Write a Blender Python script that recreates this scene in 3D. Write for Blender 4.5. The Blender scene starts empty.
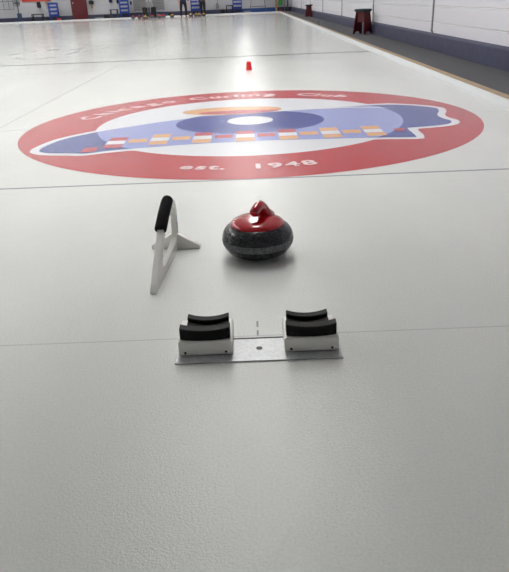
import bpy, bmesh, math, random
from mathutils import Vector, Matrix
random.seed(7)
SC = bpy.context.scene
COL = SC.collection

# ------------------------------------------------------------------ camera
FPX = 629.6
PITCH, ROLL, YAW = math.radians(24.591), math.radians(2.348), math.radians(.239)
f = Vector((-math.sin(YAW)*math.cos(PITCH), math.cos(YAW)*math.cos(PITCH), -math.sin(PITCH)))
r = Vector((math.cos(YAW), math.sin(YAW), 0)); u = r.cross(f)
er = math.cos(ROLL)*r - math.sin(ROLL)*u
eu = math.sin(ROLL)*r + math.cos(ROLL)*u
M4 = Matrix((er, eu, -f)).transposed().to_4x4()
M4.translation = Vector((.003, -1.6435, .927))
cd = bpy.data.cameras.new('camera'); cam = bpy.data.objects.new('camera', cd); COL.objects.link(cam)
cam.matrix_world = M4
cd.sensor_fit = 'HORIZONTAL'; cd.sensor_width = 36; cd.lens = FPX/509*36
cd.clip_start = .02; cd.clip_end = 200
SC.camera = cam

# ------------------------------------------------------------------ world, exposure
w = bpy.data.worlds.new('world'); SC.world = w; w.use_nodes = True
w.node_tree.nodes['Background'].inputs[0].default_value = (.85, .92, 1, 1)
w.node_tree.nodes['Background'].inputs[1].default_value = .05
SC.view_settings.view_transform = 'Standard'; SC.view_settings.look = 'None'
SC.view_settings.gamma = 1; SC.view_settings.exposure = -0.04
SC.cycles.use_denoising = True
SC.cycles.max_bounces = 6
LAMP = 5.6; UP_FILL = 12.0; BEAM = 31.0; SPREAD = math.radians(140)           # tube emission, then added upward glow and added downward area lamp
CEIL = 3.7

# ------------------------------------------------------------------ materials
def lin(c):
    return tuple(((v/255)/12.92 if v/255 <= .04045 else ((v/255+.055)/1.055)**2.4) for v in c)+(1,)
def mat(name, rgb, rough=.5, metal=0, coat=0, noise=0, nscale=40, bump=0, bscale=200, spec=.5):
    m = bpy.data.materials.new(name); m.use_nodes = True
    nt = m.node_tree; b = nt.nodes['Principled BSDF']
    b.inputs['Base Color'].default_value = lin(rgb); b.inputs['Roughness'].default_value = rough
    b.inputs['Metallic'].default_value = metal; b.inputs['Coat Weight'].default_value = coat
    b.inputs['Specular IOR Level'].default_value = spec
    if noise or bump:
        g = nt.nodes.new('ShaderNodeNewGeometry')
    if noise:
        n = nt.nodes.new('ShaderNodeTexNoise'); n.inputs['Scale'].default_value = nscale; n.inputs['Detail'].default_value = 4
        nt.links.new(g.outputs['Position'], n.inputs['Vector'])
        mx = nt.nodes.new('ShaderNodeMix'); mx.data_type = 'RGBA'
        mx.inputs[6].default_value = lin([max(0, v*(1-noise)) for v in rgb]); mx.inputs[7].default_value = lin([min(255, v*(1+noise)) for v in rgb])
        nt.links.new(n.outputs['Fac'], mx.inputs[0]); nt.links.new(mx.outputs[2], b.inputs['Base Color'])
    if bump:
        n2 = nt.nodes.new('ShaderNodeTexNoise'); n2.inputs['Scale'].default_value = bscale; n2.inputs['Detail'].default_value = 3
        nt.links.new(g.outputs['Position'], n2.inputs['Vector'])
        bp = nt.nodes.new('ShaderNodeBump'); bp.inputs['Strength'].default_value = bump; bp.inputs['Distance'].default_value = .01
        nt.links.new(n2.outputs['Fac'], bp.inputs['Height']); nt.links.new(bp.outputs[0], b.inputs['Normal'])
    return m

ICE_ROUGH = .10
def ice(name, rgb, glint_speckle=.8, smudge=False, alpha=None):
    """pebbled curling ice: milky body with a glossy, finely bumped surface"""
    m = bpy.data.materials.new(name); m.use_nodes = True
    nt = m.node_tree; N = nt.nodes.new; L = nt.links.new
    b = nt.nodes['Principled BSDF']
    g = N('ShaderNodeNewGeometry'); P = g.outputs['Position']
    # frost clouds, pulled out along the sheet
    mp = N('ShaderNodeMapping'); mp.inputs['Scale'].default_value = (1.3, .45, 1); L(P, mp.inputs[0])
    c1 = N('ShaderNodeTexNoise'); c1.inputs['Scale'].default_value = 1.1; c1.inputs['Detail'].default_value = 5; L(mp.outputs[0], c1.inputs[0])
    r1 = N('ShaderNodeMapRange'); r1.inputs[1].default_value = .3; r1.inputs[2].default_value = .7; L(c1.outputs['Fac'], r1.inputs[0])
    mx = N('ShaderNodeMix'); mx.data_type = 'RGBA'
    mx.inputs[6].default_value = lin([v*.965 for v in rgb]); mx.inputs[7].default_value = lin([v+(238-v)*.05 for v in rgb])
    L(r1.outputs[0], mx.inputs[0]); out = mx.outputs[2]
    # fine pebble speckle, its tones also standing in for glints
    c2 = N('ShaderNodeTexNoise'); c2.inputs['Scale'].default_value = 150; c2.inputs['Detail'].default_value = 2; L(P, c2.inputs[0])
    r2 = N('ShaderNodeMapRange'); r2.inputs[1].default_value = .35; r2.inputs[2].default_value = .7; r2.inputs[3].default_value = .0; r2.inputs[4].default_value = glint_speckle*.2
    L(c2.outputs['Fac'], r2.inputs[0])
    m2 = N('ShaderNodeMix'); m2.data_type = 'RGBA'; L(out, m2.inputs[6]); m2.inputs[7].default_value = lin([v*.72 for v in rgb]); L(r2.outputs[0], m2.inputs[0]); out = m2.outputs[2]
    if smudge:   # worn dark scuffs beyond the hog line, on the left
        sx = N('ShaderNodeSeparateXYZ'); L(P, sx.inputs[0])
        def sub(o, v, s):
            a = N('ShaderNodeMath'); a.operation = 'SUBTRACT'; L(o, a.inputs[0]); a.inputs[1].default_value = v
            q = N('ShaderNodeMath'); q.operation = 'DIVIDE'; L(a.outputs[0], q.inputs[0]); q.inputs[1].default_value = s
            p = N('ShaderNodeMath'); p.operation = 'POWER'; 
            ab = N('ShaderNodeMath'); ab.operation = 'ABSOLUTE'; L(q.outputs[0], ab.inputs[0]); L(ab.outputs[0], p.inputs[0]); p.inputs[1].default_value = 2
            return p.outputs[0]
        ad = N('ShaderNodeMath'); ad.operation = 'ADD'; L(sub(sx.outputs[0], -4.3, 1.3), ad.inputs[0]); L(sub(sx.outputs[1], 13.2, 3.2), ad.inputs[1])
        rr = N('ShaderNodeMapRange'); rr.inputs[1].default_value = 1; rr.inputs[2].default_value = .2; L(ad.outputs[0], rr.inputs[0])
        mq = N('ShaderNodeMapping'); mq.inputs['Scale'].default_value = (3.5, 1.2, 1); mq.inputs['Rotation'].default_value = (0, 0, .7); L(P, mq.inputs[0])
        c3 = N('ShaderNodeTexNoise'); c3.inputs['Scale'].default_value = 1.3; c3.inputs['Detail'].default_value = 3; L(mq.outputs[0], c3.inputs[0])
        r3 = N('ShaderNodeMapRange'); r3.inputs[1].default_value = .56; r3.inputs[2].default_value = .62; L(c3.outputs['Fac'], r3.inputs[0])
        mu = N('ShaderNodeMath'); mu.operation = 'MULTIPLY'; L(rr.outputs[0], mu.inputs[0]); L(r3.outputs[0], mu.inputs[1])
        mu2 = N('ShaderNodeMath'); mu2.operation = 'MULTIPLY'; L(mu.outputs[0], mu2.inputs[0]); mu2.inputs[1].default_value = .85
        m3 = N('ShaderNodeMix'); m3.data_type = 'RGBA'; L(out, m3.inputs[6]); m3.inputs[7].default_value = lin((135, 138, 145)); L(mu2.outputs[0], m3.inputs[0]); out = m3.outputs[2]
    L(out, b.inputs['Base Color'])
    # pebble bump
    n1 = N('ShaderNodeTexNoise'); n1.inputs['Scale'].default_value = 170; n1.inputs['Detail'].default_value = 2.5; n1.inputs['Roughness'].default_value = .7; L(P, n1.inputs[0])
    n2 = N('ShaderNodeTexNoise'); n2.inputs['Scale'].default_value = 14; n2.inputs['Detail'].default_value = 1; L(P, n2.inputs[0])
    b1 = N('ShaderNodeBump'); b1.inputs['Strength'].default_value = .8; b1.inputs['Distance'].default_value = .0019; L(n1.outputs['Fac'], b1.inputs['Height'])
    b2 = N('ShaderNodeBump'); b2.inputs['Strength'].default_value = .25; b2.inputs['Distance'].default_value = .004; L(n2.outputs['Fac'], b2.inputs['Height']); L(b1.outputs[0], b2.inputs['Normal'])
    L(b2.outputs[0], b.inputs['Normal'])
    b.inputs['Roughness'].default_value = ICE_ROUGH
    b.inputs['IOR'].default_value = 1.42
    return m

# ------------------------------------------------------------------ mesh helpers
def B(): return bmesh.new()
def box(bm, c, s, rz=0, rx=0, ry=0):
    mtx = Matrix.Translation(c) @ Matrix.Rotation(rz, 4, 'Z') @ Matrix.Rotation(rx, 4, 'X') @ Matrix.Rotation(ry, 4, 'Y') @ Matrix.Diagonal((s[0], s[1], s[2], 1))
    return bmesh.ops.create_cube(bm, size=1, matrix=mtx)['verts']
def b3(bm, x0, x1, y0, y1, z0, z1):
    return box(bm, ((x0+x1)/2, (y0+y1)/2, (z0+z1)/2), (x1-x0, y1-y0, z1-z0))
def tube(bm, pts, rad, seg=12, cap=True):
    pts = [Vector(p) for p in pts]
    if not hasattr(rad, '__len__'): rad = [rad]*len(pts)
    rings = []; up = None
    for i, p in enumerate(pts):
        d = (pts[min(i+1, len(pts)-1)]-pts[max(i-1, 0)]).normalized()
        if up is None:
            up = Vector((0, 0, 1)) if abs(d.z) < .9 else Vector((1, 0, 0))
        a = d.cross(up).normalized(); up = a.cross(d).normalized()
        rings.append([bm.verts.new(p+rad[i]*(math.cos(t)*a+math.sin(t)*up)) for t in [2*math.pi*k/seg for k in range(seg)]])
    for A, C in zip(rings, rings[1:]):
        for k in range(seg):
            bm.faces.new((A[k], A[(k+1) % seg], C[(k+1) % seg], C[k]))
    if cap:
        bm.faces.new(rings[0][::-1]); bm.faces.new(rings[-1])
def lathe(bm, prof, seg=48, c=(0, 0, 0)):
    rings = []
    for rr, z in prof:
        if rr < 1e-6: rings.append([bm.verts.new((c[0], c[1], c[2]+z))])
        else: rings.append([bm.verts.new((c[0]+rr*math.cos(2*math.pi*k/seg), c[1]+rr*math.sin(2*math.pi*k/seg), c[2]+z)) for k in range(seg)])
    for A, C in zip(rings, rings[1:]):
        for k in range(seg):
            k2 = (k+1) % seg
            if len(A) == 1 and len(C) == 1: continue
            if len(A) == 1: bm.faces.new((A[0], C[k2], C[k]))
            elif len(C) == 1: bm.faces.new((A[k], A[k2], C[0]))
            else: bm.faces.new((A[k], A[k2], C[k2], C[k]))
def poly(bm, pts, z):
    vs = [bm.verts.new((p[0], p[1], z)) for p in pts]
    fc = bm.faces.new(vs)
    if fc.normal.z < 0 or fc.calc_area() and (fc.normal_update() or fc.normal.z < 0): fc.normal_flip()
    bmesh.ops.triangulate(bm, faces=[fc])
def prism(bm, pts, axis, a0, a1):
    """extrude a 2D outline along an axis ('x' or 'y')"""
    def P(p, a): return (a, p[0], p[1]) if axis == 'x' else (p[0], a, p[1])
    A = [bm.verts.new(P(p, a0)) for p in pts]; C = [bm.verts.new(P(p, a1)) for p in pts]
    n = len(pts)
    for k in range(n): bm.faces.new((A[k], A[(k+1) % n], C[(k+1) % n], C[k]))
    bm.faces.new(A[::-1]); bm.faces.new(C)
def obj(name, bm, m, parent=None, smooth=False, bevel=0, segs=2, loc=None, rz=0):
    bmesh.ops.recalc_face_normals(bm, faces=bm.faces) if not name_flat(name) else None
    me = bpy.data.meshes.new(name); bm.to_mesh(me); bm.free()
    o = bpy.data.objects.new(name, me); COL.objects.link(o)
    me.materials.append(m)
    if smooth:
        for p in me.polygons: p.use_smooth = True
        if smooth != 'all':
            md = o.modifiers.new('s', 'EDGE_SPLIT'); md.split_angle = math.radians(40)
    if bevel:
        md = o.modifiers.new('b', 'BEVEL'); md.width = bevel; md.segments = segs; md.limit_method = 'ANGLE'; md.angle_limit = .6
    if parent: o.parent = parent
    if loc: o.location = loc
    o.rotation_euler.z = rz
    return o
def name_flat(n): return n in FLAT
FLAT = {'red_ring', 'inner_circle', 'bonnet_outline', 'bonnet', 'bonnet_tint', 'button_ring', 'button', 'check_square', 'pompom', 'lettering', 'ribbon_line'}
def tag(o, label, cat, group=None, kind=None):
    o['label'] = label; o['category'] = cat
    if group: o['group'] = group
    if kind: o['kind'] = kind
    return o
def thing(name, label, cat, loc=(0, 0, 0), rz=0, group=None):
    o = bpy.data.objects.new(name, None); COL.objects.link(o); o.location = loc; o.rotation_euler.z = rz; o.empty_display_size = .1
    return tag(o, label, cat, group)
def struct(name, bm, m, **k):
    o = obj(name, bm, m, **k); o['kind'] = 'structure'; return o
def copy_tree(o, parent=None):
    c = o.copy(); COL.objects.link(c)
    if parent: c.parent = parent
    for ch in list(o.children): copy_tree(ch, c)
    return c

# ------------------------------------------------------------------ palette
ICE = ice('ice', (226, 228, 225), smudge=True)
ICEP = lambda n, c: ice(n, c, glint_speckle=.2)
white_paint = mat('bumper_white', (204, 207, 209), .45)
carpet = mat('carpet', (84, 84, 88), .95, noise=.12, nscale=60, bump=.5, bscale=300)
wood = mat('board_wood', (160, 138, 110), .6, noise=.15, nscale=12)
dark_trim = mat('board_dark_edge', (70, 66, 62), .8)  # dark strip along the outer edge of the wood board
navy = mat('navy_curb', (62, 63, 88), .6, noise=.22, nscale=7)
ceil_m = mat('ceiling_paint', (190, 190, 190), .85)
wallw = mat('painted_wall', (188, 188, 194), .7, noise=.03, nscale=2)
black = mat('black_rubber', (9, 9, 10), .6, spec=.25, bump=.15, bscale=150)
foam = mat('black_foam', (7, 7, 9), .9, spec=.2, bump=.6, bscale=350)
plastic_w = mat('white_plastic', (246, 245, 240), .38, spec=.5)
plastic_s = mat('ivory_plastic', (250, 248, 243), .4)
redp = mat('red_plastic', (178, 12, 28), .16, coat=.6)
yellowp = mat('yellow_plastic', (214, 170, 40), .3)
cupred = mat('red_cup', (206, 10, 30), .3)
alu = mat('frosted_metal', (196, 198, 200), .4, metal=.35, noise=.1, nscale=90, bump=.2, bscale=160)
screwm = mat('dark_screw', (30, 28, 28), .5)
maroon = mat('maroon_paint', (92, 14, 26), .45)
stoolred = mat('stool_red', (84, 10, 18), .5, noise=.08, nscale=10)
teal = mat('stool_top', (24, 42, 48), .6, noise=.1, nscale=20)
blue = mat('blue_steel', (28, 62, 150), .45)
bluem = mat('blue_mat', (38, 80, 150), .6)
greyd = mat('dark_grey', (74, 76, 82), .6)
greym = mat('mid_grey', (130, 132, 136), .6)
shut = mat('shutter_grey', (138, 138, 140), .5)
blackm = mat('black_matte', (20, 20, 23), .7)
skin = mat('skin', (205, 150, 128), .55)
denim = mat('black_trousers', (24, 24, 30), .8)
navyc = mat('navy_cloth', (30, 38, 78), .8)
greyc = mat('grey_cloth', (68, 72, 80), .8)
hairm = mat('brown_hair', (62, 44, 34), .6)
greenc = mat('green_cloth', (50, 160, 50), .7)
brownw = mat('post_wood', (160, 128, 92), .6)
redcloth = mat('red_cloth', (200, 70, 62), .7)
galv = mat('lamp_steel', (200, 200, 200), .4, metal=.5)
def emit(name, rgb, s):
    m = bpy.data.materials.new(name); m.use_nodes = True
    b = m.node_tree.nodes['Principled BSDF']; b.inputs['Base Color'].default_value = (.8, .8, .8, 1)
    b.inputs['Emission Color'].default_value = lin(rgb); b.inputs['Emission Strength'].default_value = s
    return m
lampm = emit('lamp_tube', (255, 254, 250), LAMP); upm = emit('up_fill_glow', (255, 254, 250), UP_FILL)

def block_wall():
    m = bpy.data.materials.new('painted_block'); m.use_nodes = True
    nt = m.node_tree; N = nt.nodes.new; L = nt.links.new; b = nt.nodes['Principled BSDF']
    g = N('ShaderNodeNewGeometry'); s = N('ShaderNodeSeparateXYZ'); L(g.outputs['Position'], s.inputs[0])
    a = N('ShaderNodeMath'); a.operation = 'ADD'; L(s.outputs[2], a.inputs[0]); a.inputs[1].default_value = -.19+2.5
    c = N('ShaderNodeCombineXYZ'); L(s.outputs[1], c.inputs[0]); L(a.outputs[0], c.inputs[1])
    br = N('ShaderNodeTexBrick'); L(c.outputs[0], br.inputs['Vector'])
    br.inputs['Scale'].default_value = 1; br.inputs['Brick Width'].default_value = 60; br.inputs['Row Height'].default_value = .25
    br.inputs['Mortar Size'].default_value = .010; br.inputs['Mortar Smooth'].default_value = .6
    br.inputs['Color1'].default_value = lin((222, 220, 228)); br.inputs['Color2'].default_value = lin((222, 220, 228)); br.inputs['Mortar'].default_value = lin((248, 247, 250))
    L(br.outputs['Color'], b.inputs['Base Color'])
    bp = N('ShaderNodeBump'); bp.invert = True; bp.inputs['Distance'].default_value = .012; bp.inputs['Strength'].default_value = 1; L(br.outputs['Fac'], bp.inputs['Height'])
    n = N('ShaderNodeTexNoise'); n.inputs['Scale'].default_value = 30; n.inputs['Detail'].default_value = 4; L(g.outputs['Position'], n.inputs[0])
    b2 = N('ShaderNodeBump'); b2.inputs['Distance'].default_value = .003; b2.inputs['Strength'].default_value = .5; L(n.outputs['Fac'], b2.inputs['Height']); L(bp.outputs[0], b2.inputs['Normal'])
    L(b2.outputs[0], b.inputs['Normal']); b.inputs['Roughness'].default_value = .55
    return m

# ------------------------------------------------------------------ the setting
XL, XI, Y0, YI, YW = -19.8, 2.13, -2.6, 42.35, 44.5
bm = B(); b3(bm, XL, XI, Y0, YI, -.08, 0); struct('floor', bm, ICE)
bm = B(); b3(bm, 2.34, 3.30, Y0, YW, -.08, .03); struct('floor_walkway', bm, carpet)
bm = B(); b3(bm, -20.5, 2.34, 42.62, YW, -.08, .03); struct('floor_walkway', bm, carpet)
bm = B(); b3(bm, -20.5, 3.3, -5.0, -2.9, -.08, .03); struct('floor_walkway', bm, carpet)
# white side bumper that curves up out of the ice
bm = B()
pr = [(2.13, -.08), (2.13, 0.0), (2.145, .002), (2.165, .008), (2.185, .02), (2.205, .036), (2.22, .046), (2.237, .046), (2.237, -.08)]
A = [bm.verts.new((x, Y0, z)) for x, z in pr]; C = [bm.verts.new((x, YI+.2, z)) for x, z in pr]
for k in range(len(pr)): bm.faces.new((A[k], A[(k+1) % len(pr)], C[(k+1) % len(pr)], C[k]))
struct('trim_1', bm, white_paint)
bm = B(); b3(bm, 2.237, 2.322, Y0, YI+.2, -.08, .052); struct('trim_2', bm, wood, bevel=.004)
bm = B(); b3(bm, 2.322, 2.34, Y0, YI+.27, -.08, .046); struct('trim_3', bm, dark_trim)
bm = B(); b3(bm, -20.5, 2.237, YI, YI+.22, -.08, .07); struct('trim_4', bm, white_paint, bevel=.015)
bm = B(); b3(bm, -20.5, 2.262, -2.9, -2.6, -.08, .07); struct('trim_5', bm, white_paint, bevel=.015)
# right wall: white block above a protruding dark blue curb
bm = B(); b3(bm, 3.10, 3.30, -5, YW, .0, CEIL); struct('wall_right', bm, block_wall())
bm = B(); prism(bm, [(3.03, .03), (3.03, .255), (3.045, .268), (3.10, .285), (3.10, .03)], 'y', -5, YW); struct('baseboard_right', bm, navy)
for i, yy in enumerate((4.3, 9.67, 15.03, 20.5, 26.0, 31.4, 36.8)):
    bm = B(); b3(bm, 3.082, 3.10, yy-.03, yy+.03, .285, CEIL)
    box(bm, (3.088, yy-.03, .305), (.03, .10, .03), rx=.5)
    struct('trim_%d' % (6+i), bm, greym, bevel=.006)
bm = B(); b3(bm, -20.5, 3.3, YW, YW+.2, 0, CEIL); struct('wall_back', bm, wallw)
bm = B(); b3(bm, -20.5, 3.03, YW-.05, YW, .03, .29); struct('baseboard_back', bm, navy)
bm = B(); b3(bm, -20.7, -20.5, -5, YW, 0, CEIL); struct('wall_left', bm, wallw)
bm = B(); b3(bm, -20.5, 3.3, -5.2, -5, 0, CEIL); struct('wall_front', bm, mat('front_wall_paint', (238, 238, 238), .8))
bm = B(); b3(bm, -20.7, 3.3, -5.2, YW+.2, CEIL, CEIL+.15); struct('ceiling', bm, ceil_m)

# painted lines under the ice
linem = ICEP('line_grey', (150, 154, 158)); linef = ICEP('line_faint', (196, 199, 200)); hogm = ICEP('hog_line', (92, 95, 103))
def line(n, x0, x1, y0, y1, m, z=.0003):
    bm = B(); poly(bm, [(x0, y0), (x1, y0), (x1, y1), (x0, y1)], z); o = obj(n, bm, m); o['kind'] = 'structure'; return o
k = 20
for nm, x0, x1, y0, y1, m in [
    ('trim', -18, 2.13, 1.815, 1.838, linem), ('trim', -18, 2.13, 3.65, 3.668, linef), ('trim', -18, 2.13, 10.0, 10.13, hogm),
    ('trim', -18, 2.13, 31.9, 32.02, hogm), ('trim', -18, 2.13, 38.4, 38.42, linef),
    ('trim', -2.135, -2.12, -2.6, YI, linef), ('trim', -6.63, -6.61, -2.6, YI, linef), ('trim', -11.13, -11.11, -2.6, YI, linef),
    ('trim', -2.12, 2.13, .018, .023, linef), ('trim', -.003, .003, .075, .115, linem), ('trim', -.003, .003, .02, .055, linem)]:
    line('%s_%d' % (nm, k), x0, x1, y0, y1, m, .0004 if y1-y0 > 2 else .0003); k += 1

# ------------------------------------------------------------------ the painted house and club logo
RED, BLUE, LAV = ICEP('paint_red', (184, 44, 54)), ICEP('paint_blue', (58, 72, 148)), ICEP('paint_lavender', (150, 158, 212))
LET = ICEP('paint_lettering', (236, 208, 212))
WHI, ORA, DBL, RD2 = ICEP('paint_white', (224, 226, 232)), ICEP('paint_orange', (226, 172, 124)), ICEP('paint_deep_blue', (50, 62, 146)), ICEP('paint_check_red', (192, 78, 88))
def circ(rr, n=96, cx=0, cy=0, ry=None): return [(cx+rr*math.cos(2*math.pi*i/n), cy+(ry or rr)*math.sin(2*math.pi*i/n)) for i in range(n)]
house = thing('painted_house', 'red ring with blue bonnet club logo painted in the near ice', 'painted logo', (0, 3.66, 0))
def flat(name, polys, z, m, parent=None):
    bm = B()
    for p in polys: poly(bm, p, z)
    return obj(name, bm, m, parent or house)
def annulus(r0, r1, z, n=128):
    bm = B(); a = [bm.verts.new((r0*math.cos(2*math.pi*i/n), r0*math.sin(2*math.pi*i/n), z)) for i in range(n)]
    c = [bm.verts.new((r1*math.cos(2*math.pi*i/n), r1*math.sin(2*math.pi*i/n), z)) for i in range(n)]
    for i in range(n): bm.faces.new((a[i], c[i], c[(i+1) % n], a[(i+1) % n]))
    return bm
def smooth_poly(P, it=2):
    for _ in range(it):
        Q = []
        for i in range(len(P)):
            a, b_ = P[i], P[(i+1) % len(P)]
            Q += [(a[0]*.75+b_[0]*.25, a[1]*.75+b_[1]*.25), (a[0]*.25+b_[0]*.75, a[1]*.25+b_[1]*.75)]
        P = Q
    return P
def offset(P, d):
    area = sum(P[i][0]*P[(i+1) % len(P)][1]-P[(i+1) % len(P)][0]*P[i][1] for i in range(len(P)))
    s = 1 if area > 0 else -1; out = []
    for i in range(len(P)):
        a, b_, c = Vector(P[i-1]), Vector(P[i]), Vector(P[(i+1) % len(P)])
        d1 = (b_-a).normalized(); d2 = (c-b_).normalized()
        n = Vector((d1.y, -d1.x))+Vector((d2.y, -d2.x)); n.normalize(); out.append(tuple(b_+s*d*n))
    return out
def clip_circle(P, R):   # points pulled inside radius R
    out = []
    for x, y in P:
        h = math.hypot(x, y); out.append((x, y) if h < R else (x*R/h, y*R/h))
    return out
capw = [(-1.17, 2.665), (-1.22, 2.68), (-1.40, 2.715), (-1.48, 2.77), (-1.51, 2.85), (-1.49, 3.0), (-1.43, 3.21), (-1.21, 3.46), (-.99, 3.62), (-.78, 3.77), (-.46, 3.94), (0, 4.04), (.46, 4.11), (.8, 4.17), (1.12, 4.23), (1.27, 4.22), (1.45, 4.12), (1.62, 3.95), (1.60, 3.78), (1.53, 3.62), (1.52, 3.46), (1.57, 3.32), (1.52, 3.2), (1.4, 3.15), (1.18, 3.11), (1.165, 3.10), (1.165, 2.765), (1.14, 2.765), (.94, 2.80), (.4, 2.84), (0, 2.86), (-.4, 2.835), (-.83, 2.76), (-1.0, 2.72), (-1.13, 2.66)]
cap0 = smooth_poly([(x, y-3.66) for x, y in capw], 1)
def resample(P, n=260):
    L = [0]
    for i in range(len(P)): L.append(L[-1]+(Vector(P[(i+1) % len(P)])-Vector(P[i])).length)
    out = []
    for k in range(n):
        t = L[-1]*k/n; i = max(j for j in range(len(P)) if L[j] <= t)
        q = (t-L[i])/max(1e-9, L[i+1]-L[i]); a, b_ = P[i], P[(i+1) % len(P)]
        out.append((a[0]+(b_[0]-a[0])*q, a[1]+(b_[1]-a[1])*q))
    return out
def inside(p, P):
    c = False
    for i in range(len(P)):
        (x1, y1), (x2, y2) = P[i], P[i-1]
        if (y1 > p[1]) != (y2 > p[1]) and p[0] < (x2-x1)*(p[1]-y1)/(y2-y1)+x1: c = not c
    return c
zz = .0008; dz = .0004
obj('red_ring', annulus(1.255, 1.83, zz), RED, house)
flat('inner_circle', [circ(1.255)], zz, WHI)
flat('bonnet_outline', [offset(cap0, .062)], zz+dz, WHI)
flat('bonnet', [cap0], zz+2*dz, BLUE)
# the part of the bonnet inside the inner circle shows pale lavender
tint = clip_circle(resample(cap0), 1.235)
flat('bonnet_tint', [tint], zz+3*dz, LAV)
# deep blue ring round the button, cut off by the top edge of the bonnet
cy_top = lambda x: .375+.12*x
flat('button_ring', [[(x, min(y, cy_top(x))) for x, y in circ(.61, 96, 0, -.02, .50)]], zz+4*dz, DBL)
flat('button', [circ(.19, 48, .0, .02)], zz+5*dz, WHI)
sq = lambda x, y, w_=.135, h=.118: [(x-w_/2, y), (x+w_/2, y), (x+w_/2, y+h), (x-w_/2, y+h)]
wc, oc, rc = [], [], []
for kx in range(8):
    x = -.985+.315*kx
    if kx == 7: x = 1.14
    red_out = kx == 0
    yb = 2.865-3.66 - (.06 if kx == 0 else 0)
    if kx < 7:
        wc.append(sq(x, yb+.125)); (rc if red_out else oc).append(sq(x, yb))
        (rc if kx in (0, 2, 3, 4) else oc).append(sq(x, yb+.25))
    if kx < 6: (rc if kx in (2, 3) else oc).append(sq(x+.157, yb+.13+(.03 if kx == 0 else 0)))
    if kx == 7: rc.append(sq(1.10, 3.0-3.66, .08, .1))
rc += [sq(-1.13, 2.70-3.66, .10, .15)]
for P, m_ in [(p, WHI) for p in wc]+[(p, ORA) for p in oc]+[(p, RD2) for p in rc]:
    flat('check_square', [P], zz+5*dz, m_)
flat('pompom', [[(x, max(y, .36)) for x, y in circ(.45, 64, -.16, .57, .21)]], zz+3*dz, ORA)
flat('pompom', [[(x, max(y, .37)) for x, y in circ(.36, 64, -.1, .48, .09)]], zz+4*dz, RD2)
flat('ribbon_line', [[(.60, .455), (.9, .46), (1.14, .40), (1.23, .33), (1.14, .44), (.9, .50), (.62, .49)]], zz+5*dz, WHI)

def text_mesh(ch, size):
    cu = bpy.data.curves.new('t', 'FONT'); cu.body = ch; cu.size = size; cu.offset = size*.034; cu.resolution_u = 3
    cu.align_x = 'CENTER'
    t = bpy.data.objects.new('t', cu); COL.objects.link(t)
    dg = bpy.context.evaluated_depsgraph_get(); dg.update()
    me = bpy.data.meshes.new_from_object(t.evaluated_get(dg))
    bpy.data.objects.remove(t); bpy.data.curves.remove(cu)
    return me
def widths(word):
    wd = dict(C=1.2, h=.95, i=.42, c=.86, a=.95, g=.98, o=.98, u=.95, r=.62, l=.42, n=.95, b=.98, e=.92, s=.85, t=.6)
    wd.update({'.': .5, '1': .95, '9': .95, '4': .95, '8': .95}); return [wd.get(c, .9) for c in word]
def arc_word(word, a0, a1, rad, size, top=True, sy=1.0):
    W = widths(word); tot = sum(W); acc = 0; bm = B()
    for c, ww in zip(word, W):
        a = math.radians(a0+(a1-a0)*(acc+ww/2)/tot); acc += ww
        me = text_mesh(c, size); tmp = B(); tmp.from_mesh(me)
        rot = a-math.pi/2 if top else a+math.pi/2
        tmp.transform(Matrix.Translation((rad*math.cos(a), rad*math.sin(a), 0)) @ Matrix.Rotation(rot, 4, 'Z') @ Matrix.Diagonal((1.12, sy, 1, 1)))
        for v in tmp.verts: v.co.z = zz+4*dz
        bmesh.ops.recalc_face_normals(tmp, faces=tmp.faces)
        for fc in tmp.faces:
            fc.normal_update()
            if fc.normal.z < 0: fc.normal_flip()
        me2 = bpy.data.meshes.new('x'); tmp.to_mesh(me2); tmp.free(); bm.from_mesh(me2)
    o = obj('lettering', bm, LET, house); return o
arc_word('Chicago', 166, 119.5, 1.43, .235)
arc_word('Curling', 114.5, 78.5, 1.43, .235)
arc_word('Club', 71, 49.5, 1.43, .235)
arc_word('est.', -106.5, -95.5, 1.60, .155, top=False)
arc_word('1948', -90.5, -75, 1.60, .16, top=False)
# rings at the far end of each sheet
for lab, xc in (('faint red and blue rings at the far end of the sheet with the stone', 0), ('far rings under the group of stones and the grey box cart', -4.5), ('far rings in front of the maroon door side wall', -9.0)):
    t = thing('far_house', lab, 'painted rings', (xc, 38.4, 0))
    obj('red_ring', annulus(1.25, 1.83, .0008), RED, t); obj('button_ring', annulus(.2, .61, .0008, 48), LAV, t)

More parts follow.
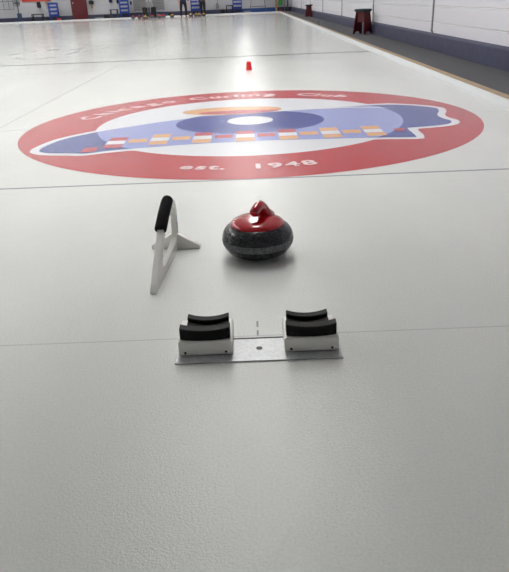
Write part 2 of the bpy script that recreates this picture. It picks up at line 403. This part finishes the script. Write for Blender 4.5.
# ------------------------------------------------------------------ curling stones
def granite():
    m = bpy.data.materials.new('granite'); m.use_nodes = True
    nt = m.node_tree; N = nt.nodes.new; L = nt.links.new; b = nt.nodes['Principled BSDF']
    tc = N('ShaderNodeTexCoord'); O = tc.outputs['Object']
    n = N('ShaderNodeTexNoise'); n.inputs['Scale'].default_value = 170; n.inputs['Detail'].default_value = 3; L(O, n.inputs[0])
    cr = N('ShaderNodeValToRGB'); cr.color_ramp.elements[0].position = .42; cr.color_ramp.elements[0].color = lin((26, 27, 30)); cr.color_ramp.elements[1].position = .72; cr.color_ramp.elements[1].color = lin((70, 72, 76))
    L(n.outputs['Fac'], cr.inputs[0])
    s = N('ShaderNodeSeparateXYZ'); L(O, s.inputs[0])
    a = N('ShaderNodeMath'); a.operation = 'SUBTRACT'; L(s.outputs[2], a.inputs[0]); a.inputs[1].default_value = .064
    ab = N('ShaderNodeMath'); ab.operation = 'ABSOLUTE'; L(a.outputs[0], ab.inputs[0])
    rr = N('ShaderNodeMapRange'); rr.inputs[1].default_value = .0140; rr.inputs[2].default_value = .0125; L(ab.outputs[0], rr.inputs[0])
    n2 = N('ShaderNodeTexNoise'); n2.inputs['Scale'].default_value = 120; L(O, n2.inputs[0])
    c2 = N('ShaderNodeValToRGB'); c2.color_ramp.elements[0].position = .35; c2.color_ramp.elements[0].color = lin((70, 71, 74)); c2.color_ramp.elements[1].position = .65; c2.color_ramp.elements[1].color = lin((112, 113, 116)); L(n2.outputs['Fac'], c2.inputs[0])
    mx = N('ShaderNodeMix'); mx.data_type = 'RGBA'; L(rr.outputs[0], mx.inputs[0]); L(cr.outputs[0], mx.inputs[6]); L(c2.outputs[0], mx.inputs[7]); L(mx.outputs[2], b.inputs['Base Color'])
    ro = N('ShaderNodeMapRange'); ro.inputs[3].default_value = .22; ro.inputs[4].default_value = .6; L(rr.outputs[0], ro.inputs[0]); L(ro.outputs[0], b.inputs['Roughness'])
    return m
GRAN = granite()
def make_stone(label, loc, hm, rz=0, group=None):
    t = thing('curling_stone', label, 'curling stone', loc, rz, group)
    bm = B()
    lathe(bm, [(0, .004), (.05, .004), (.058, 0), (.066, 0), (.078, .004), (.100, .010), (.118, .0215), (.131, .038), (.138, .054), (.1405, .068), (.139, .084), (.1335, .100), (.124, .114), (.109, .126), (.100, .130), (0, .130)], 72)
    obj('granite_body', bm, GRAN, t, smooth='all')
    h = B(); lathe(h, [(0, .120), (.102, .124), (.1055, .128), (.104, .133), (.097, .140), (.085, .146), (.066, .151), (.045, .1535), (0, .155)], 64)
    cap = obj('handle_plate', h, hm, t, smooth=True)
    g = B()   # goose neck that rises from the plate and runs out over it as the grip
    pts = [(.032, .036, .146), (.029, .030, .162), (.024, .018, .184), (.015, .002, .199), (.004, -.016, .199), (-.006, -.034, .191), (-.012, -.048, .184), (-.014, -.053, .182)]
    tube(g, pts, [.040, .027, .020, .0190, .0190, .0190, .0185, .0125], 20)
    obj('grip', g, hm, t, smooth='all')
    return t, cap
stone, _ = make_stone('grey granite curling stone with glossy red handle between hack and painted ring', (.014, .690, 0), redp, rz=math.radians(2))
lr = ['dark stone with red handle, leftmost of the far row left of the grey box cart', 'dark stone with red handle, middle of the far row left of the grey box cart', 'dark stone with red handle, nearest the cart on its left',
      'dark stone with red handle, nearest the cart on its right', 'dark stone with red handle, second to the right of the cart', 'dark stone with red handle, third to the right of the cart', 'dark stone with red handle, rightmost of the far red row']
for lab, x, y in zip(lr, (-7.05, -6.7, -6.35, -5.85, -5.5, -5.15, -5.3), (41.2, 41.35, 40.9, 41.0, 41.2, 41.1, 40.5)):
    c = copy_tree(stone); c.location = (x, y, 0); c['label'] = lab; c['group'] = 'far stones with red handles'; c.rotation_euler.z = random.random()*6
ly = ['dark stone with yellow handle in front of the far grey box cart', 'dark stone with yellow handle, leftmost between the two standing people', 'dark stone with yellow handle, second from left between the two people', 'dark stone with yellow handle, third from left between the two people', 'dark stone with yellow handle, nearest the person in the grey jacket', 'dark stone on the ice left of the person in navy']
py = [(-6.15, 40.2), (-3.4, 40.6), (-3.12, 41.0), (-2.88, 40.5), (-2.62, 40.7), (-4.6, 40.9)]
ys = None
for lab, (x, y) in zip(ly, py):
    if ys is None: ys, _ = make_stone(lab, (x, y, 0), yellowp, 1.0, 'far stones with yellow handles')
    else:
        c = copy_tree(ys); c.location = (x, y, 0); c['label'] = lab; c.rotation_euler.z = random.random()*6

# ------------------------------------------------------------------ the hack
hack = thing('curling_hack', 'double foot hack with white blocks and black rubber cups in the near ice', 'hack', (0, 0, 0))
bm = B(); b3(bm, -.236, .238, -.128, .002, .0005, .004); pl = obj('base_plate', bm, alu, hack, bevel=.0015)
bm = B(); b3(bm, -.232, .234, -.003, .0015, .004, .0055); obj('plate_rim', bm, screwm, pl)
bm = B(); tube(bm, [(.003, -.060, .0035), (.003, -.060, .0048)], .009, 20); obj('bolt', bm, screwm, pl)
def foothold(xc):
    bm = B(); b3(bm, xc-.0775, xc+.0775, -.092, .045, .006, .051)
    blk = obj('foothold_block', bm, plastic_w, hack, bevel=.005, segs=3)
    bm = B(); n = 16     # the rubber cup: a seat that dips between a near and a far curved wall
    def wall(y0, y1, hw, zb, zend, zmid, lean=0):
        top, bot = [], []
        A = []; 
        for i in range(n+1):
            s = -1+2*i/n; x = xc+s*hw; z = zmid+(zend-zmid)*abs(s)**2.2; bow = .010*(1-s*s)
            A.append([bm.verts.new(p) for p in ((x, y0-bow, zb), (x, y1-bow, zb), (x, y1-bow+lean, z), (x, y0-bow+lean, z))])
        for i in range(n):
            for q in range(4): bm.faces.new((A[i][q], A[i][(q+1) % 4], A[i+1][(q+1) % 4], A[i+1][q]))
        bm.faces.new(A[0]); bm.faces.new(A[-1][::-1])
    wall(-.080, -.050, .0715, .0515, .088, .083)
    xs = xc; xc = xc*.965
    wall(.002, .030, .0605, .0515, .080, .074)
    wall(-.0495, .0015, .0605, .0515, .070, .062)
    xc = xs
    obj('rubber_cup', bm, black, blk, bevel=.0025)
    for sx in (-.058, .058):
        bm = B(); tube(bm, [(xc+sx, -.0915, .016), (xc+sx, -.0932, .016)], .0036, 12); obj('screw', bm, screwm, blk)
foothold(-.1497); foothold(.1522)

# ------------------------------------------------------------------ white delivery stabilizer
def curve_plate(name, loops, th, m, parent, mtx, bev=.002):
    cu = bpy.data.curves.new(name, 'CURVE'); cu.dimensions = '2D'; cu.fill_mode = 'BOTH'; cu.extrude = th/2-bev; cu.bevel_depth = bev; cu.bevel_resolution = 2; cu.offset = -bev
    for lp in loops:
        s = cu.splines.new('POLY'); s.points.add(len(lp)-1); s.use_cyclic_u = True
        for p, q in zip(s.points, lp): p.co = (q[0], q[1], 0, 1)
    t = bpy.data.objects.new('t', cu); COL.objects.link(t); dg = bpy.context.evaluated_depsgraph_get(); dg.update()
    me = bpy.data.meshes.new_from_object(t.evaluated_get(dg)); bpy.data.objects.remove(t)
    me.transform(mtx); me.name = name
    o = bpy.data.objects.new(name, me); COL.objects.link(o); me.materials.clear(); me.materials.append(m); o.parent = parent
    return o
FX, FY, RX, RY = -.358, .357, -.325, .79
ang = math.atan2(RY-FY, RX-FX)
st = thing('delivery_stabilizer', 'white plastic delivery stabilizer with black foam grip left of the stone', 'stabilizer', (FX, FY, 0), ang)
UP = Matrix.Rotation(math.pi/2, 4, 'X')     # outline (u,z) stands upright along local x
outer = smooth_poly([(-.014, .0), (-.014, .010), (.09, .094), (.20, .176), (.29, .216), (.36, .236), (.40, .229), (.445, .20), (.47, .15), (.462, .06), (.455, 0), (.38, 0), (.2, 0), (.08, 0)], 1)
inner = smooth_poly([(.115, .044), (.215, .140), (.31, .186), (.37, .200), (.42, .182), (.438, .14), (.432, .07), (.41, .044), (.28, .036), (.18, .032)], 2)
fr = curve_plate('side_frame', [outer, inner[::-1]], .022, plastic_s, st, UP)
crossp = [(-.098, 0), (-.098, .014), (-.05, .040), (-.018, .062), (.018, .062), (.102, .014), (.104, .010), (.100, 0)]
curve_plate('cross_foot', [crossp], .024, plastic_s, st, Matrix.Translation((.435, .0, 0)) @ Matrix.Rotation(-math.pi/2, 4, 'Z') @ UP)
bm = B(); tube(bm, [(.195, 0, .162), (.198, 0, .165), (.27, 0, .197), (.34, 0, .221), (.364, 0, .226), (.368, 0, .227)], [.019, .0225, .0225, .0225, .0215, .016], 24); obj('foam_grip', bm, foam, st, smooth=True)
bm = B(); box(bm, (.448, -.0118, .10), (.014, .001, .075)); sk = obj('sticker', bm, mat('sticker_blue', (176, 196, 214), .4), st)
bm = B(); box(bm, (.448, -.0126, .095), (.009, .001, .03)); obj('sticker_print', bm, mat('sticker_red', (190, 50, 60), .4), sk)

# ------------------------------------------------------------------ cup
cup = thing('paper_cup', 'red cup standing upside down on the ice before the far dark line', 'cup', (.012, 7.72, 0))
bm = B(); lathe(bm, [(.040, .003), (.0445, .0), (.0455, .003), (.0435, .006), (.0325, .108), (.0305, .112), (.029, .111), (.0285, .108), (.0, .1075)], 36)
obj('cup_body', bm, cupred, cup, smooth=True)
bm = B(); lathe(bm, [(.0435, .0), (.0470, .0015), (.0470, .005), (.0435, .0065)], 36); obj('rolled_rim', bm, cupred, cup, smooth='all')

# ------------------------------------------------------------------ stools
def make_stool(label, loc, rz):
    t = thing('wooden_stool', label, 'stool', loc, rz)
    bm = B()
    def board(y, lean):
        P = [(-.165, 0), (-.15, .01), (-.085, .03), (-.06, .055), (0, .07), (.06, .055), (.085, .03), (.15, .01), (.165, 0)]
        P = [(-.160, 0), (-.10, 0), (-.075, .04), (-.03, .06), (.03, .06), (.075, .04), (.10, 0), (.160, 0), (.105, .50), (-.105, .50)]
        b_ = B(); prism(b_, P, 'y', y-.011, y+.011)
        for v in b_.verts: v.co.y += lean*(.5-v.co.z)
        obj('side_board', b_, stoolred, t, bevel=.003)
    board(-.12, -.10); board(.12, .10)
    b_ = B(); b3(b_, -.07, .07, -.112, .112, .26, .48); obj('stretcher', b_, stoolred, t)
    b_ = B(); b3(b_, -.13, .13, -.13, .13, .485, .502); obj('seat_board', b_, stoolred, t)
    b_ = B(); lathe(b_, [(0, .502), (.19, .502), (.205, .51), (.21, .525), (.205, .545), (.185, .556), (0, .558)], 32); obj('seat', b_, teal, t, smooth=True)
    return t
s1 = make_stool('red wooden stool with dark teal seat on the walkway, nearer and larger one', (2.80, 14.75, .031), math.radians(40))
s2 = copy_tree(s1); s2.location = (2.86, 29.6, .031); s2['label'] = 'red wooden stool with dark seat, the farther small one by the wall'; s2.rotation_euler.z = .2; s2.scale = (.82, .82, .93)
for o in (s1, s2): o['group'] = 'red stools on the walkway'
bm = B(); tube(bm, [(2.285, 19.9, .05), (2.285, 19.9, .19)], .018, 10); tag(obj('marker_peg', bm, greyd), 'small dark peg standing on the side board halfway down the ice', 'peg')

# ------------------------------------------------------------------ far end equipment
WY = 44.38
def simple(name, label, cat, x0, x1, z0, z1, m, y=WY-.1, d=.3, bev=.02, group=None):
    bm = B(); b3(bm, x0, x1, y-d, y, z0, z1); return tag(obj(name, bm, m, bevel=bev), label, cat, group)
# maroon door
d = thing('door_1', 'maroon door in the far wall', 'door', (-11.38, WY, .03)); d['kind'] = 'structure'
bm = B(); b3(bm, -.45, .45, -.03, .02, 0, 2.03); dp = obj('door_leaf', bm, maroon, d, bevel=.005)
bm = B(); b3(bm, -.52, -.455, -.04, .06, 0, 2.1); b3(bm, .455, .52, -.04, .06, 0, 2.1); b3(bm, -.52, .52, -.04, .06, 2.035, 2.1); obj('door_frame', bm, maroon, d)
bm = B(); tube(bm, [(-.38, -.06, 1.02), (-.38, -.03, 1.02)], .035, 12); obj('door_handle', bm, galv, dp)
# grey shuttered windows
for i, (a, b_) in enumerate(((-7.7, -6.8), (-6.4, -5.55))):
    w_ = thing('window_%d' % (i+1), 'grey shuttered opening in the far wall, %s one behind the grey box cart' % ('left' if i == 0 else 'right'), 'window', ((a+b_)/2, WY+.03, .36)); w_['kind'] = 'structure'
    bm = B()
    for q in range(14): box(bm, (0, 0, .05+q*.1), (b_-a-.06, .03, .09), rx=.15)
    obj('shutter', bm, shut, w_)
    bm = B(); h = (b_-a)/2
    b3(bm, -h-.03, -h+.03, -.03, .05, 0, 1.45); b3(bm, h-.03, h+.03, -.03, .05, 0, 1.45); b3(bm, -h, h, -.03, .05, -.02, .02); obj('window_frame', bm, wallw, w_)
# blue racks
def make_rack(label, x):
    t = thing('blue_shelf_rack', label, 'rack', (x, 44.0, .031), 0, 'blue racks along the far wall')
    for sx in (-.28, .28):
        for sy in (-.12, .12):
            bm = B(); box(bm, (sx, sy, .54), (.05, .04, 1.08)); obj('post', bm, blue, t)
    for z in (.30, .54, .78, 1.0):
        bm = B(); box(bm, (0, -.02, z), (.58, .30, .05)); box(bm, (0, -.15, z+.03), (.58, .02, .12)); obj('shelf', bm, blue, t)
    return t
rk = make_rack('blue shelf rack left of the maroon door', -13.05)
for x, lab in ((-8.25, 'blue shelf rack left of the grey shuttered windows'), (-3.42, 'blue shelf rack standing behind the two people'), (-.58, 'blue shelf rack right of the people, beside a dark bench')):
    c = copy_tree(rk); c.location.x = x; c['label'] = lab
# benches / tables
def make_table(label, x, w_, h, m):
    t = thing('side_table', label, 'table', (x, 43.9, .031))
    bm = B(); box(bm, (0, 0, h), (w_, .4, .05)); obj('table_top', bm, m, t)
    for sx in (-1, 1):
        for sy in (-1, 1):
            bm = B(); box(bm, (sx*(w_/2-.03), sy*.16, h/2-.012), (.05, .05, h-.03)); obj('leg', bm, m, t)
    return t
make_table('black side table left of the leftmost blue rack', -14.15, .72, .42, blackm)
make_table('grey side table beside the blue rack right of the door', -8.95, .5, .52, greyd)
make_table('dark bench against the far wall left of the nearest blue rack', -1.12, .44, .48, blackm)
simple('storage_box', 'low black box between the black table and the blue rack', 'box', -13.62, -13.40, .031, .26, blackm, y=44.2)
simple('storage_box', 'small red box on the floor between blue rack and maroon door', 'box', -12.72, -12.52, .031, .17, mat('red_box', (190, 30, 40), .5), y=43.6)
simple('storage_box', 'black box left of the grey side table', 'box', -9.6, -9.26, .031, .26, blackm, y=43.8)
simple('storage_box', 'pale low box right of the maroon door', 'box', -10.15, -9.65, .031, .12, greym, y=43.6)
simple('storage_box', 'black box behind the single stone left of the person in navy', 'box', -5.25, -4.92, .031, .22, blackm, y=43.9)
simple('storage_box', 'black box left of the dark bench', 'box', -1.72, -1.45, .031, .30, blackm, y=44.2)
simple('storage_box', 'grey block on the white end bumper before the blue mat', 'block', -.15, .28, .0705, .17, greym, y=42.52, d=.15)
simple('storage_box', 'tiny red box under the green bag near the corner', 'box', 2.22, 2.44, .031, .12, mat('red_box2', (170, 40, 50), .5), y=43.4)
simple('wall_mat', 'bright blue mat along the foot of the far wall near the corner', 'mat', -.22, 2.02, .031, .27, bluem, y=44.4, d=.06, bev=.01)
# hanging things on the far wall
def hang(name, label, cat, x, z0, z1, w_, m, d_=.12):
    bm = B()
    prism(bm, smooth_poly([(x-w_/2, z0), (x+w_/2, z0), (x+w_/2*.85, z1-.04), (x+.03, z1), (x-.03, z1), (x-w_/2*.85, z1-.04)], 1), 'y', WY-d_, WY+.1)
    return tag(obj(name, bm, m, bevel=.01), label, cat)
hang('hanging_bag', 'black bag hanging above the black table', 'bag', -14.1, .83, 1.2, .24, blackm)
hang('hanging_bag', 'small black bag hanging right of the maroon door', 'bag', -10.52, .92, 1.18, .32, blackm)
hang('hanging_bag', 'navy bag hanging above the grey side table', 'bag', -9.2, .98, 1.35, .2, navyc)
hang('hanging_bag', 'narrow black bag hanging left of the second blue rack', 'bag', -8.72, .9, 1.3, .14, blackm)
hang('hanging_bag', 'little black case hanging left of the left grey shutter', 'bag', -7.83, .8, 1.02, .1, blackm, .08)
hang('hanging_bag', 'grey bag hanging right of the person in the grey jacket', 'bag', -1.95, .33, .72, .22, greym)
hang('hanging_bag', 'bright green bag hanging beside the wooden post', 'bag', 2.38, .42, .74, .26, greenc)
bm = B(); b3(bm, -15.2, -13.3, WY+.04, WY+.1, 1.24, 1.9); tag(obj('wall_banner', bm, redcloth), 'red banner on the far wall at the top left', 'banner')
def broom(label, x, z0, z1, m):
    t = thing('curling_broom', label, 'broom', (x, WY-.02, z0))
    bm = B(); tube(bm, [(0, 0, 0), (0, .03, z1-z0)], .014, 8); obj('shaft', bm, m, t)
    bm = B(); box(bm, (0, 0, z1-z0), (.11, .06, .2)); obj('broom_head', bm, brownw, t, bevel=.01)
broom('broom with brown head hanging beside the leftmost blue rack', -13.58, .7, 1.15, brownw)
broom('thin broom hanging below the small black bag by the door', -10.5, .25, .78, brownw)
# pedestal fan
t = thing('pedestal_fan', 'grey pedestal fan with blue base at the far left', 'fan', (-15.4, 43.9, .031))
bm = B(); tube(bm, [(0, 0, .05), (0, 0, 1.15)], .03, 10); obj('pole', bm, greyd, t)
bm = B(); box(bm, (.02, 0, .3), (.22, .3, .45)); box(bm, (0, 0, .03), (.5, .4, .06)); obj('base', bm, mat('slate_blue', (52, 66, 96), .6), t, bevel=.02)
bm = B()
for rr in (.06, .12, .18, .21): tube(bm, [(rr*math.cos(q*math.pi/12), -.06, 1.15+rr*math.sin(q*math.pi/12)) for q in range(25)], .009, 6)
for q in range(12): tube(bm, [(0, -.08, 1.15), (.21*math.cos(q*math.pi/6), -.06, 1.15+.21*math.sin(q*math.pi/6))], .006, 5)
obj('guard', bm, greyd, t)
bm = B(); tube(bm, [(0, .08, 1.15), (0, -.05, 1.15)], .06, 12)
for q in range(4): box(bm, (.09*math.cos(q*1.57), -.03, 1.15+.09*math.sin(q*1.57)), (.14, .01, .08), ry=-q*1.57)
obj('blade', bm, greyd, t)
# wire wall rack
bm = B()
for x in (-16.5, -16.15, -15.85): tube(bm, [(x, WY, .82), (x, WY, 1.7)], .014, 6)
for z in (.82, 1.3): tube(bm, [(-16.9, WY, z), (-15.85, WY, z)], .014, 6)
tag(obj('wire_rack', bm, greyd), 'thin grey wire rack on the far wall at the left edge', 'rack')
# cart with grey box between two bins
t = thing('equipment_cart', 'dark cart with a grey box and two black bins among the far stones', 'cart', (-6.13, 42.0, 0.0))
bm = B(); box(bm, (0, 0, .78), (.34, .3, .36)); obj('box', bm, greym, t, bevel=.02)
bm = B(); tube(bm, [(0, .1, .3), (0, .1, 1.6)], .02, 8); obj('pole', bm, greyd, t)
for s in (-.27, .27):
    bm = B(); lathe(bm, [(0, .03), (.13, .03), (.15, .1), (.175, .55), (.16, .62), (0, .64)], 20, (s, 0, 0)); obj('bin', bm, blackm, t, smooth=True)
bm = B(); box(bm, (0, 0, .02), (.9, .4, .04)); box(bm, (0, 0, .3), (.12, .12, .6)); obj('deck', bm, greyd, t)
# A frame, post, corner pipe
t = thing('metal_easel', 'thin grey metal A-frame leaning by the far wall above the blue mat', 'easel', (.82, 44.0, .031))
for s in (-1, 1):
    bm = B(); tube(bm, [(s*.55, -.1, 0), (s*.28, .2, 1.7)], .018, 8); obj('leg', bm, greyd, t)
bm = B(); tube(bm, [(-.49, -.04, .36), (.49, -.04, .36)], .018, 8); obj('crossbar', bm, greyd, t)
bm = B(); b3(bm, 2.02, 2.14, 44.1, 44.3, .031, 2.6); tag(obj('wooden_post', bm, brownw), 'pale wooden post left of the green bag in the far corner', 'post')
bm = B(); tube(bm, [(2.86, 44.2, .031), (2.86, 44.2, CEIL-.01)], .05, 10); tag(obj('corner_pipe', bm, greyd), 'dark vertical pipe in the far right corner', 'pipe')
bm = B(); tube(bm, [(2.65, 44.3, .031), (2.65, 44.3, CEIL-.01)], .02, 8); tag(obj('corner_pipe', bm, greym), 'thin grey vertical pipe right of the green bag', 'pipe')
bm = B(); tube(bm, [(-1.92, 44.42, .75), (-1.92, 44.42, 2.2)], .015, 8); tag(obj('conduit', bm, greyd), 'thin conduit on the far wall above the grey bag', 'pipe')

# ------------------------------------------------------------------ people
def skin_mesh(name, joints, edges, m, parent, sub=2):
    me = bpy.data.meshes.new(name); me.from_pydata([j[0] for j in joints], edges, [])
    o = bpy.data.objects.new(name, me); COL.objects.link(o); me.materials.append(m); o.parent = parent
    o.modifiers.new('k', 'SKIN'); 
    for v, j in zip(me.skin_vertices[0].data, joints): v.radius = (j[1], j[2] if len(j) > 2 else j[1])
    me.skin_vertices[0].data[0].use_root = True
    s = o.modifiers.new('s', 'SUBSURF'); s.levels = sub; s.render_levels = sub
    for p in me.polygons: p.use_smooth = True
    o.modifiers['k'].use_smooth_shade = True
    return o
def person(label, loc, rz, top, spread, arm):
    t = thing('person', label, 'person', loc, rz)
    s = spread
    J = [((0, 0, .95), .14, .10), ((0, 0, 1.12), .13, .095), ((0, 0, 1.32), .16, .10), ((0, 0, 1.44), .09, .07), ((0, -.01, 1.50), .058), ((0, -.015, 1.56), .080, .090), ((0, -.015, 1.66), .095, .115), ((0, -.005, 1.75), .07, .085)]
    E_ = [(i, i+1) for i in range(7)]
    for sd in (-1, 1):
        n = len(J); J += [((sd*.10, 0, .88), .085), ((sd*s, -.02, .50), .058), ((sd*s, .02, .10), .038), ((sd*(s+.02), -.12, .035), .035, .03)]
        E_ += [(0, n), (n, n+1), (n+1, n+2), (n+2, n+3)]
        n = len(J); ax, ay, az = arm[sd]
        J += [((sd*.19, 0, 1.40), .05), ((sd*.25, .02, 1.12), .04), ((ax, ay, az), .028), ((ax, ay-.03, az-.08), .026, .014)]
        E_ += [(2, n), (n, n+1), (n+1, n+2), (n+2, n+3)]
        for fi, (dx, ln) in enumerate(((-.024, .07), (-.008, .08), (.008, .075), (.024, .06))):
            q = len(J); J += [((ax+dx, ay-.035, az-.11), .009), ((ax+dx, ay-.03, az-.11-ln), .007)]; E_ += [(n+3, q), (q, q+1)]
        q = len(J); J += [((ax-sd*.03, ay-.05, az-.07), .010), ((ax-sd*.04, ay-.065, az-.11), .008)]; E_ += [(n+3, q), (q, q+1)]
    body = skin_mesh('body', J, E_, skin, t)
    T = [((0, 0, .93), .175, .14), ((0, 0, 1.06), .16, .13)]; TE = [(0, 1)]
    for sd in (-1, 1):
        n = len(T); T += [((sd*.11, 0, .82), .115), ((sd*s, -.02, .50), .085), ((sd*s, .02, .16), .07), ((sd*s, .015, .03), .068)]; TE += [(0, n), (n, n+1), (n+1, n+2), (n+2, n+3)]
    skin_mesh('trousers', T, TE, denim, t)
    K = [((0, 0, 1.10), .175, .14), ((0, 0, .93), .19, .155), ((0, 0, .80), .195, .16), ((0, 0, 1.34), .20, .14), ((0, 0, 1.44), .14, .11), ((0, 0, 1.53), .075, .08)]; KE = [(0, 1), (1, 2), (0, 3), (3, 4), (4, 5)]
    for sd in (-1, 1):
        n = len(K); ax, ay, az = arm[sd]; K += [((sd*.20, 0, 1.41), .085), ((sd*.255, .02, 1.12), .068), ((ax, ay, az+.02), .052)]; KE += [(3, n), (n, n+1), (n+1, n+2)]
    skin_mesh('jacket', K, KE, top, t)
    for sd in (-1, 1):
        skin_mesh('shoe', [((sd*(s+.0), .05, .045), .048, .045), ((sd*(s+.01), -.05, .045), .046, .042), ((sd*(s+.02), -.15, .035), .04, .032)], [(0, 1), (1, 2)], blackm, t, 1)
    skin_mesh('hair', [((0, .06, 1.56), .085, .06), ((0, .045, 1.68), .115, .10), ((0, .01, 1.78), .09, .11)], [(0, 1), (1, 2)], hairm, t)
    # face
    bm = B(); tube(bm, [(0, -.10, 1.67), (0, -.135, 1.635), (0, -.10, 1.625)], [.008, .013, .008], 8); obj('nose', bm, skin, t, smooth='all')
    bm = B(); tube(bm, [(-.025, -.096, 1.60), (0, -.102, 1.598), (.025, -.096, 1.60)], [.004, .007, .004], 8); obj('mouth', bm, redcloth, t, smooth='all')
    for sd in (-1, 1):
        bm = B(); bmesh.ops.create_uvsphere(bm, u_segments=8, v_segments=6, radius=.013, matrix=Matrix.Translation((sd*.03, -.098, 1.665))); obj('eye', bm, blackm, t, smooth='all')
        bm = B(); bmesh.ops.create_uvsphere(bm, u_segments=8, v_segments=6, radius=.022, matrix=Matrix.Translation((sd*.085, 0, 1.65))); obj('ear', bm, skin, t, smooth='all')
    return t
person('person standing in black trousers and navy top beside far yellow-handled stones', (-3.78, 40.0, 0), math.radians(15), navyc, .15, {-1: (-.30, -.05, .92), 1: (.30, -.10, .88)})
person('person standing in dark trousers and grey jacket, right of the other person', (-2.70, 41.6, 0), math.radians(-20), greyc, .10, {-1: (-.27, -.12, 1.0), 1: (.27, -.12, 1.0)})

# ------------------------------------------------------------------ ceiling lights (above the frame, seen as reflections in the ice)
first = None; kf = 0
def fixture(x, y):
    global first
    if first is None:
        t = thing('ceiling_light', 'long ceiling light above the ice', 'ceiling light', (x, y, CEIL-.45), 0, 'ceiling lights over the sheets')
        bm = B(); b3(bm, -.28, .28, -1.2, 1.2, .03, .10); obj('housing', bm, galv, t)
        bm = B(); b3(bm, -.14, .14, -1.17, 1.17, .101, .11); obj('added_up_fill', bm, upm, t)  # added glowing panel that brightens the ceiling from below
        bm = B(); b3(bm, -.25, .25, -1.17, 1.17, -.005, .028); obj('diffuser', bm, lampm, t)
        for s in (-.8, .8):
            bm = B(); tube(bm, [(0, s, .10), (0, s, .449)], .01, 6); obj('hanger', bm, galv, t)
        al = bpy.data.lights.new('added_beam_light', 'AREA'); al.shape = 'RECTANGLE'; al.size = .5; al.size_y = 2.3; al.energy = BEAM; al.spread = SPREAD; al.color = (1, .995, .972)
        lo = bpy.data.objects.new('added_beam_light', al); COL.objects.link(lo); lo.parent = t; lo.location = (0, 0, -.012)  # added area lamp with limited spread, keeps grazing reflections low; no louvre built
        first = t
    else:
        c = copy_tree(first); c.location = (x, y, CEIL-.45)
for x in (-.1, -4.6, -9.1, -13.6, -17.5):
    for y in ([2.6, 5.6, 8.4, 12.6, 16.8, 21, 25.2, 29.4, 33.6, 37.8, 42]): fixture(x, y)

# the far wall equipment sits a touch closer together than first measured
bpy.context.view_layer.update()
for o in list(COL.objects):
    if o.parent or 'label' not in o or o.type not in ('MESH', 'EMPTY'): continue
    if o.type == 'EMPTY':
        if o.location.y > 43: o.location.x *= .975
    elif o.bound_box[0][1] > 43:
        o.location.x = -.025*(o.bound_box[0][0]+o.bound_box[6][0])/2
